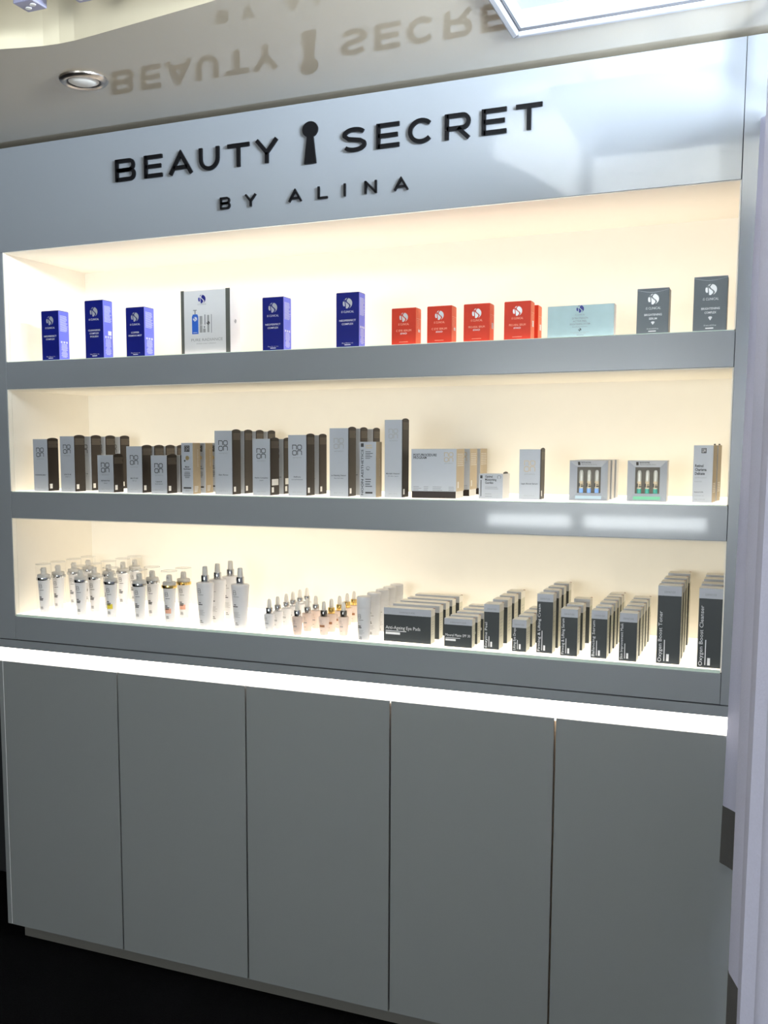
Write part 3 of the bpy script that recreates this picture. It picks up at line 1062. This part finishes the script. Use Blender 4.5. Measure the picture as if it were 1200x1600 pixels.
# slim dotted cartons
w, d, h = .037, .042, .144
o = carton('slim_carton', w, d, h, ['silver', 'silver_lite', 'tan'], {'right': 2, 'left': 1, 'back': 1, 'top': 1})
fr = on_front(d)
prnt(o, 'emblem', rect(-.0085, h * .82, .0085, h * .94), 'ink_dark', fr)
fe = on_front(d, .0008)
prnt(o, 'emblem_mark', noon_logo(0, h * .88, .012), 'ink_pale', fe)
prnt(o, 'gold_dot', disc(.001, h * .70, .0062), 'ink_gold', fr)
prnt(o, 'small_dot', disc(-.0075, h * .645, .0026), 'ink_dark', fr)
prnt(o, 'title_print', textw('Multi', .006, .013, 0, h * .515, bold=.02) + textw('Hydrator', .006, .024, 0, h * .475, bold=.02) + bars(0, h * .43, .024, 7, .0026, .0009, 'c', 3) + rect(-.0125, h * .105, .0125, h * .135), 'ink_dark', fr)
prnt(o, 'small_print', bars(0, h * .08, .018, 2, .003, .001, 'c', 3), 'ink_grey', fr)
prnt(o, 'side_print', textw('AESTHETICS', .007, .05, .008, h * .52, 'l', 1), 'silver_lite', on_right(w))
prnt(o, 'side_block', bars(-.014, .022, .022, 5, .0035, .0022, 'l', 6, .7), 'silver_lite', on_right(w))
row(o, [(.642 + w / 2, .025 + d / 2, 0), (.642 + w / 2, .095 + d / 2, 0), (.642 + w / 2, .166 + d / 2, 0)], ['{} slim carton with square emblem and tan side, middle shelf'.format(ORD[k]) for k in range(3)], 'carton', 'slim dotted cartons', S2)

# slim carton with vertical lettering
w, d, h = .045, .043, .145
o = carton('slim_carton', w, d, h, ['silver', 'silver_lite', 'tan'], {'right': 2, 'left': 1, 'back': 1, 'top': 1})
fr = on_front(d)
prnt(o, 'vertical_print', textw('NOON AESTHETICS', .0085, .118, -.0125, .006, 'l', 1, bold=.02), 'ink_dark', fr)
prnt(o, 'emblem', rect(-.0195, h * .90, -.0115, h * .965), 'ink_dark', fr)
prnt(o, 'gold_print', textw('Lactic', .0062, .018, -.007, h * .915, 'l', bold=.02) + textw('Cleanser', .0062, .020, -.007, h * .875, 'l', bold=.02), 'ink_gold', fr)
prnt(o, 'small_print', bars(-.007, h * .82, .021, 5, .0042, .0014, 'l', 8) + stroke2d(arc(.0005, h * .52, .005, .0045, 0, 330, 10), .0008) + textw('4%', .005, .006, .0, h * .49) + bars(-.007, h * .33, .02, 4, .006, .0018, 'l', 9) + rect(-.007, h * .07, .013, h * .10), 'ink_dark', fr)
prnt(o, 'side_print', textw('AESTHETICS', .006, .045, .006, h * .38, 'l', 1), 'silver_lite', on_right(w))
row(o, [(1.177 + w / 2, .030 + d / 2, 0)], ['slim silver carton with large vertical lettering, middle shelf'], 'carton', None, S2)

# wide programme boxes on a dark base
w, d, h = .120, .072, .125
o = empty('programme_box', (0, 0, 0))
MB().box(-w / 2, w / 2, -d / 2, d / 2, .0175, h, 0, {'right': 1, 'back': 2, 'left': 2, 'top': 2}).build('sleeve', ['silver', 'tan', 'silver_lite'], o, bevel=.0005)
MB().box(-w / 2 + .0015, w / 2 - .0015, -d / 2 + .0015, d / 2 - .0015, 0, .0175, 0, {'right': 1}).build('tray', ['brown', 'silver_lite'], o)
fr = on_front(d)
prnt(o, 'title_print', textw('POST-PROCEDURE', .0088, .062, -.054, h * .855, 'l', bold=.02) + textw('PROGRAM', .0088, .035, -.054, h * .80, 'l', bold=.02), 'ink_dark', fr)
prnt(o, 'logo', noon_logo(.0395, h * .835, .0225), 'tan', fr)
prnt(o, 'small_print', textw('AESTHETICS', .0035, .022, .0395, h * .70) + bars(-.054, h * .235, .022, 3, .0042, .0014, 'l', 8) + bars(-.026, h * .235, .016, 3, .0042, .0014, 'l', 9) + bars(-.002, h * .235, .034, 3, .0042, .0014, 'l', 4) + bars(.040, h * .235, .016, 3, .0042, .0014, 'l', 5), 'ink_grey', fr)
prnt(o, 'side_print', bars(-d * .4, h * .90, d * .8, 7, .0048, .0016, 'l', 8, .9) + rect(-d * .36, .026, -d * .2, .042), 'silver_lite', on_right(w))
row(o, [(1.308 + w / 2, .058 + d / 2, 0), (1.308 + w / 2, .185 + d / 2, 0), (1.308 + w / 2, .290 + d / 2, 0)], ['{} of the wide silver programme boxes on dark trays'.format(ORD[k]) for k in range(3)], 'carton', 'wide programme boxes', S2)

# small moisturiser box, slightly turned
w, d, h = .062, .062, .064
o = carton('small_carton', w, d, h, ['silver', 'kit'], {'right': 1, 'left': 1, 'top': 1})
fl = MB()
fl.prism([(-.02, h - .001), (.02, h - .001), (.014, h + .0025), (.0, h + .004), (-.014, h + .0025)], 0, .002)
fo = fl.build('top_flap', 'ink_dark', o, loc=(w / 2 - .001, 0, 0))
fo.rotation_euler = (0, 0, PI / 2)
fr = on_front(d)
prnt(o, 'emblem', rect(-.0275, h * .80, -.0215, h * .92) + rect(-.0262, .006, -.0242, h * .74), 'ink_dark', fr)
prnt(o, 'title_print', textw('Optimal', .0078, .019, -.0145, h * .835, 'l', bold=.02) + textw('Moisturizing', .0078, .029, -.0145, h * .715, 'l', bold=.02) + textw('Guardian', .0078, .021, -.0145, h * .595, 'l', bold=.02) + stroke2d(arc(.0215, h * .855, .0045, .0042, -60, 240, 12), .0008), 'ink_dark', fr)
prnt(o, 'small_print', bars(-.0145, h * .47, .034, 2, .0042, .0012, 'l', 8, .9) + bars(-.0145, h * .2, .018, 2, .006, .0011, 'l', 8, .9), 'ink_grey', fr)
row(o, [(1.514, .075 + d / 2, -.05)], ['small square pale box with bold lettering, middle shelf'], 'carton', None, S2)


# window boxes with vials
def vial_box(cap, strip, flap):
    w, d, h = .090, .046, .097
    o = empty('vial_box', (0, 0, 0))
    MB().box(-w / 2, w / 2, -d / 2 + .012, d / 2, 0, h, 0, {'front': 1}).build('body', ['silver_lite', 'amp_dark'], o)
    # splayed front frame: outer rim at the front, inner window set back
    ox0, ox1, oz0, oz1 = -w / 2, w / 2, 0.0, h
    ix0, ix1, iz0, iz1 = -.028, .028, .018, .081
    yo, yi = -d / 2, -d / 2 + .0105
    fm = MB()
    O = [(ox0, oz0), (ox1, oz0), (ox1, oz1), (ox0, oz1)]
    I = [(ix0, iz0), (ix1, iz0), (ix1, iz1), (ix0, iz1)]
    for k in range(4):
        j = (k + 1) % 4
        fm.face([(O[k][0], yo, O[k][1]), (O[j][0], yo, O[j][1]), (I[j][0], yi, I[j][1]), (I[k][0], yi, I[k][1])])
        fm.face([(O[k][0], yo, O[k][1]), (O[j][0], yo, O[j][1]), (O[j][0], -d / 2 + .012, O[j][1]), (O[k][0], -d / 2 + .012, O[k][1])])
    fm.build('front_frame', 'silver', o)
    fmap = lambda u, v: (u, yo + (yi - yo) * (h - v) / (h - iz1) - .0008, v)
    prnt(o, 'emblem', rect(-.026, .0855, -.0205, .0935), 'ink_dark', fmap)
    prnt(o, 'title_print', textw('BOTO-ACTIVE', .0042, .022, -.0175, .0905, 'l', bold=.02) + textw('Pharmaceutical Skin Active', .003, .036, -.0175, .0862, 'l'), 'ink_dark', fmap)
    fm2 = lambda u, v: (u, yo + (yi - yo) * v / iz0 - .0008, v)
    prnt(o, 'colour_strip', rect(-.031, .004, .031, .0115), strip, fm2)
    for i in range(3):
        x = -.0185 + i * .0185
        yv = -d / 2 + .0195
        v = MB().lathe([(.0089, .029), (.0089, .068), (.0082, .073), (.0050, .077), (.0046, .080)], 16, x, yv).build('vial', 'amp_glass', o, smooth=True)
        MB().lathe([(.0091, .0185), (.0091, .029)], 16, x, yv).build('vial_cap', cap, v, smooth=True)
        lab = MB().lathe([(.00905, .031), (.00905, .047)], 16, x, yv, cap_bot=False, cap_top=False).build('vial_label', 'amp_kraft', v, smooth=True)
        mp = lambda u, vv: (x + u, yv - .0094, vv)
        prnt(v, 'vial_print', rect(-.006, .033, -.003, .042) + rect(-.001, .033, .005, .036) + rect(-.001, .038, .004, .0395), 'ink_dark', mp)
    g = MB()
    g.face([(ix0, yi + .0006, iz0), (ix1, yi + .0006, iz0), (ix1, yi + .0006, iz1), (ix0, yi + .0006, iz1)])
    g.build('film_window', 'acrylic', o)
    return o, d


o, d = vial_box('amp_blue', 'ink_sky', 0)
row(o, [(1.7515, .078 + d / 2, 0), (1.7515, .150 + d / 2, 0), (1.7515, .225 + d / 2, 0)], ['{} of the silver window boxes showing blue capped vials'.format(ORD[k]) for k in range(3)], 'carton', 'window boxes with blue vials', S2)
o, d = vial_box('amp_green', 'ink_green', 0)
row(o, [(1.886, .090 + d / 2, 0)], ['silver window box showing green capped vials'], 'carton', None, S2)

# retinol cartons at the right end
w, d, h = .044, .046, .134
o = carton('silver_carton', w, d, h, ['silver', 'tan', 'silver_lite'], {'right': 1, 'left': 2, 'top': 2})
fl = MB()
fl.prism([(-.008, h - .001), (.008, h - .001), (.005, h + .002), (-.005, h + .002)], 0, .002)
fo = fl.build('top_flap', 'ink_dark', o, loc=(w / 2 - .001, 0, 0))
fo.rotation_euler = (0, 0, PI / 2)
fr = on_front(d)
prnt(o, 'emblem', rect(-.0045, h * .855, .0065, h * .94), 'ink_dark', fr)
prnt(o, 'emblem_mark', noon_logo(.001, h * .8975, .0075), 'ink_white', on_front(d, .0008))
prnt(o, 'title_print', textw('Retinol', .0088, .0185, -.0175, h * .615, 'l', bold=.03) + textw('Charisma', .0088, .0255, -.0175, h * .548, 'l', bold=.03) + textw('Delicate', .0088, .022, -.0175, h * .481, 'l', bold=.03) + textw('Retinol 0.3%', .0042, .02, -.0175, h * .17, 'l', bold=.01), 'ink_dark', fr)
prnt(o, 'small_print', textw('with Microcrystal C', .004, .026, -.0175, h * .42, 'l') + textw('Instant Lift', .0042, .016, -.0175, h * .355, 'l') + textw('Combination skin', .0035, .022, -.0175, h * .11, 'l') + textw('50 ml  1.7 FL OZ', .0035, .024, -.0175, h * .045, 'l'), 'ink_grey', fr)
prnt(o, 'side_print', bars(-.016, .045, .03, 6, .004, .0015, 'l', 3, .9), 'label_white', on_right(w))
row(o, [(2.013, .090 + d / 2, -.13), (2.020, .160 + d / 2, -.13)], ['silver carton with bold lettering at right end of middle shelf', 'carton hidden behind the bold lettered one, right end of middle shelf'], 'carton', None, S2)


# ---- lowest shelf: airless bottles under clear covers
def airless(ring, box=None):
    o = empty('airless_bottle', (0, 0, 0))
    MB().lathe([(.0005, .003), (.0125, .003), (.0135, .006), (.0185, .100), (.0185, .103)], 24).build('inner_body', 'bottle_white', o, smooth=True)
    MB().lathe([(.0222, 0.0), (.0228, .0015), (.0222, .103), (.0188, .1035)], 28, cap_top=False).build('outer_shell', 'acrylic', o, smooth=True)
    MB().lathe([(.0225, .1035), (.0228, .1045), (.0228, .1105), (.0225, .1115), (.018, .1116)], 28).build('collar_ring', ring, o, smooth=True)
    pm = MB().lathe([(.0195, .1116), (.0195, .119), (.0175, .121), (.0095, .121), (.0088, .123), (.0080, .139), (.0065, .141)], 24).build('pump_head', 'bottle_grey', o, smooth=True)
    MB().box(-.003, .003, -.012, -.006, .132, .138).build('nozzle', 'bottle_grey', pm)
    MB().lathe([(.0232, .1125), (.0236, .114), (.0236, .1515), (.0228, .1525), (.0005, .1525)], 28, cap_bot=False).build('clear_cap', 'acrylic', o, smooth=True)
    MB().lathe([(.0237, .1512), (.0239, .1520), (.0232, .1529), (.0222, .1527)], 28, cap_bot=False, cap_top=False).build('cap_rim', 'bottle_grey', o, smooth=True)
    rf = lambda z: .0135 + (.005) * (z - .006) / .094
    mp = on_cyl(rf, .0006, -PI / 2 + .22)
    prnt(o, 'print', b_logo(-.003, .086, .011) + bars(0, .074, .020, 1, .003, .0012, 'c') + bars(-.009, .053, .012, 1, .003, .0026, 'l') + bars(-.009, .048, .018, 2, .0042, .0026, 'l', 7) + bars(-.007, .022, .010, 3, .003, .0012, 'l', 5), 'ink_dark', mp)
    if box:
        prnt(o, 'colour_label', rect(-.009, .030, .009, .0445), box, on_cyl(rf, .0005, -PI / 2 + .22))
    return o


AB = 'airless bottles with clear covers on the lowest shelf'
proto = airless('chrome')
sp = [(.128, .052), (.128, .122), (.128, .202), (.128, .277)]
row(proto, sp, ['{} clear covered bottle of the leftmost column, lowest shelf'.format(ORD[k].capitalize().lower()) for k in range(4)], 'bottle', AB, S3)
p2 = copy_tree(proto)
sp = [(.264, .055), (.264, .123), (.264, .198), (.264, .276), (.264, .343)]
row(p2, sp, ['{} clear covered bottle of the second column from left, lowest shelf'.format(ORD[k]) for k in range(5)], 'bottle', AB, S3)
p3 = airless('chrome', 'ink_yellow')
row(p3, [(.374, .054)], ['clear covered bottle with a small yellow label'], 'bottle', AB, S3)
p4 = copy_tree(proto)
row(p4, [(.478, .048), (.478, .117)], ['{} bottle of the silver ringed pair beside gold ringed bottles'.format(ORD[k]) for k in range(2)], 'bottle', AB, S3)
p5 = airless('gold', 'ink_peach')
row(p5, [(.579, .050), (.579, .129)], ['{} gold ringed bottle with a peach label'.format(ORD[k]) for k in range(2)], 'bottle', AB, S3)


# ---- conical pump bottles
def pump_bottle(m, title):
    o = empty('pump_bottle', (0, 0, 0))
    rf = lambda z: .0165 + .0092 * min(1, max(0, z / .124)) ** .9
    MB().lathe([(.0155, 0.0), (.0165, .0015)] + [(rf(z), z) for z in (.02, .04, .06, .08, .10, .118)] + [(.0258, .123), (.0248, .1262), (.0225, .1272), (.012, .1275)], 32).build('body', m, o, smooth=True)
    MB().lathe([(.0112, .1272), (.0114, .128), (.0114, .1465), (.0108, .1475)], 24).build('collar', 'chrome', o, smooth=True)
    MB().lathe([(.0082, .1475), (.0078, .158), (.0070, .170), (.0055, .1725), (.001, .173)], 20).build('spray_head', 'bottle_grey', o, smooth=True)
    prnt(o, 'print', b_logo(-.006, .105, .012) + bars(-.002, .094, .028, 1, .003, .0008, 'c') + bars(-.010, .072, .012, 1, .003, .0022, 'l') + bars(-.014, .067, .026, 1, .003, .0024, 'l') + bars(-.007, .020, .010, 1, .003, .0018, 'l') + bars(-.008, .015, .016, 1, .003, .0015, 'l'), 'ink_dark', on_cyl(rf))
    prnt(o, 'fine_print', bars(-.012, .05, .024, 5, .0034, .0008, 'l', 7), 'ink_pale', on_cyl(rf))
    return o


PB = 'conical pump bottles on the lowest shelf'
o = pump_bottle('bottle_white', '')
row(o, [(.704, .040), (.704, .111), (.704, .189)], ['{} conical pump bottle of the left column of three'.format(ORD[k]) for k in range(3)], 'bottle', PB, S3)
o = copy_tree(o)
row(o, [(.814, .044)], ['conical pump bottle standing alone beside the small droppers'], 'bottle', PB, S3)


# ---- small dropper bottles
def dropper(body, collar, box=None):
    o = empty('dropper_bottle', (0, 0, 0))
    rf = lambda z: .0105 + .0048 * min(1, max(0, z / .048)) ** .8
    MB().lathe([(.0098, 0.0), (.0105, .001)] + [(rf(z), z) for z in (.008, .016, .024, .032, .040, .046)] + [(.0150, .0485), (.0135, .0502), (.0085, .0508)], 24).build('glass_body', body, o, smooth=True)
    MB().lathe([(.0092, .0505), (.0095, .0512), (.0095, .0665), (.0088, .0675)], 20).build('collar', collar, o, smooth=True)
    MB().lathe([(.0058, .0675), (.0062, .070), (.0058, .080), (.0046, .088), (.0030, .0908), (.0006, .0915)], 18).build('rubber_bulb', 'rubber', o, smooth=True)
    prnt(o, 'print', b_logo(-.003, .0385, .006) + bars(-.001, .0325, .015, 1, .003, .0006, 'c') + bars(-.006, .027, .010, 2, .0026, .0013, 'l', 2) + bars(-.005, .013, .008, 1, .003, .001, 'l'), 'ink_grey', on_cyl(rf))
    if box:
        prnt(o, 'colour_label', rect(-.0075, .0225, .0075, .029), box, on_cyl(rf, .0006))
    return o


DB = 'small dropper bottles on the lowest shelf'
o = dropper('bottle_white', 'chrome')
row(o, [(.907, .038), (.907, .091), (.907, .147), (.907, .191), (.908, .237), (.912, .278)], ['{} dropper bottle of the leftmost dropper row'.format(ORD[k]) for k in range(6)], 'bottle', DB, S3)
o = dropper('bottle_pink', 'chrome')
row(o, [(.998, .026), (.999, .090), (1.002, .140)], ['{} blush dropper bottle of the second dropper row'.format(ORD[k]) for k in range(3)], 'bottle', DB, S3)
o = dropper('bottle_pink', 'gold', 'ink_brown')
row(o, [(1.064, .106), (1.064, .165), (1.064, .221), (1.065, .271)], ['{} gold collared dropper bottle behind the brown labelled one'.format(ORD[k]) for k in range(4)], 'bottle', DB, S3)
o = dropper('bottle_pink', 'gun', 'ink_brown')
row(o, [(1.064, .054)], ['front dropper bottle with brown label and dark collar'], 'bottle', DB, S3)
o = dropper('bottle_pink', 'gun')
row(o, [(1.115, .070)], ['single dropper bottle beside the white cylinder bottle'], 'bottle', DB, S3)

# ---- white cylinder bottles
o = empty('cylinder_bottle', (0, 0, 0))
rf = lambda z: .0145 + .0048 * min(1, max(0, z / .10)) ** .7
MB().lathe([(.0135, 0.0), (.0145, .001)] + [(rf(z), z) for z in (.01, .02, .035, .05, .07, .085)], 28, cap_top=False).build('body', 'bottle_white', o, smooth=True)
MB().lathe([(rf(.085) - .0004, .0852)] + [(rf(z), z) for z in (.086, .095, .105, .113)] + [(.0188, .1150), (.0172, .1162), (.001, .1166)], 28, cap_bot=False).build('cap', 'bottle_white', o, smooth=True)
prnt(o, 'print', b_logo(-.006, .065, .010) + bars(-.002, .0555, .022, 1, .003, .0009, 'c') + bars(-.011, .040, .014, 1, .003, .0026, 'l') + bars(-.011, .036, .016, 1, .003, .0026, 'l') + bars(-.007, .010, .010, 1, .003, .0015, 'l') + bars(-.009, .006, .014, 1, .003, .0015, 'l'), 'ink_dark', on_cyl(rf))
prnt(o, 'fine_print', bars(-.010, .028, .02, 4, .0032, .0007, 'l', 7), 'ink_pale', on_cyl(rf))
row(o, [(1.190, .029), (1.190, .105), (1.190, .172), (1.190, .228), (1.190, .287)], ['{} white cylinder bottle of the row left of graphite cartons'.format(ORD[k]) for k in range(5)], 'bottle', 'white cylinder bottles', S3)


# ---- graphite cartons with pale grey lid band
def graphite(w, d, h, title, vertical, band=.022):
    o = empty('graphite_carton', (0, 0, 0))
    zb = h - band
    MB().box(-w / 2, w / 2, -d / 2, d / 2, 0, zb, 2, {'front': 0, 'right': 1, 'left': 1, 'bottom': 2, 'back': 2}).build('body', ['derma_front', 'derma_side_low', 'derma_side'], o)
    ld = MB().box(-w / 2 - .0003, w / 2 + .0003, -d / 2 - .0003, d / 2 + .0003, zb, h, 1, {'front': 0}).build('lid', ['derma_band', 'derma_side'], o, bevel=.0004)
    MB().box(w / 2 - .004, w / 2 + .0004, d / 2 - .006, d / 2 + .0004, h - .0012, h + .0005).build('flap_notch', 'ink_brown', o)
    prnt(ld, 'logo_print', textw('DERMATUDE', band * .30, min(w * .72, .024 if vertical else .042), 0, zb + band * .28), 'ink_grey', on_front(d, .0008))
    fr = on_front(d)
    if vertical:
        ln = min(zb * .92, .0058 * len(title) * (1.15 if h > .15 else 1.0) * (.86 if h < .10 else 1))
        sz = .0090 if h < .15 else .0118
        x = -w / 2 + sz * .95
        sh = textw(title, sz, ln, x, .004, 'l', 1)
        sh += rect(x + sz * .45, .006, x + sz * .62, .006 + ln * .42)
        sh += rect(x + sz * .95, .006, x + sz * 1.45, .006 + (.013 if h < .15 else .017))
        prnt(o, 'title_print', sh, 'ink_white', fr)
    else:
        wd = w * (.74 if w > .1 else .90)
        x = -w / 2 + w * .04
        sh = textw(title, .0125 if w > .1 else .0098, wd, x, h * .37, 'l')
        sh += rect(x, h * .305, x + wd * .6, h * .325) + rect(x, h * .21, x + wd * .42, h * .28)
        prnt(o, 'title_print', sh, 'ink_white', fr)
    prnt(o, 'side_print', bars(-d * .32, zb * .8, d * .64, 6, zb * .09, .0009, 'l', 6), 'ink_pale', on_right(w))
    return o


GD = 'graphite cartons with pale lids on the lowest shelf'
gd = [('Anti-Ageing Eye Pads', 0, 1.307, .129, .033, .089, [.038, .110, .169, .230, .298], 'wide eye pad cartons', .018),
      ('Mineral Matte SPF 30', 0, 1.446, .072, .030, .073, [.029, .083, .143, .204, .259], 'low wide cartons beside the eye pads', .016),
      ('Enzyme Peel', 1, 1.530, .039, .046, .114, [.037, .125, .199, .280], 'narrow graphite cartons right of the low wide ones', .0195),
      ('Lifting Eye Drops', 1, 1.601, .035, .042, .080, [.034, .103, .164, .229], 'shortest narrow graphite cartons', .020),
      ('Firming & Lifting Cream', 1, 1.662, .039, .036, .147, [.042, .114, .178, .252], 'tall narrow graphite cartons in the middle', .0195),
      ('Firming & Lifting Serum', 1, 1.723, .040, .040, .115, [.029, .107, .209], 'graphite cartons in a row of three', .020),
      ('Balancing Serum', 1, 1.794, .037, .037, .116, [.031, .096, .164, .224, .279, .325], 'graphite cartons in a row of six', .0205),
      ('Skin Improvement Mask', 1, 1.862, .040, .042, .115, [.023, .093, .156, .220, .285], 'graphite cartons left of the large ones', .0215),
      ('Oxygen Boost Toner', 1, 1.952, .052, .045, .184, [.029, .104, .182, .282], 'largest graphite cartons, left row', .0235),
      ('Oxygen Boost Cleanser', 1, 2.042, .0505, .045, .184, [.019, .100, .192, .280], 'largest graphite cartons, right end row', .0235)]
for t, vert, x, w, d, h, ys, desc, band in gd:
    o = graphite(w, d, h, t, vert, band)
    row(o, [(x, y + d / 2, random.uniform(-.02, .01) if x < 2 else 0) for y in ys], ['{} of the {}'.format(ORD[k], desc) for k in range(len(ys))], 'carton', GD, S3)
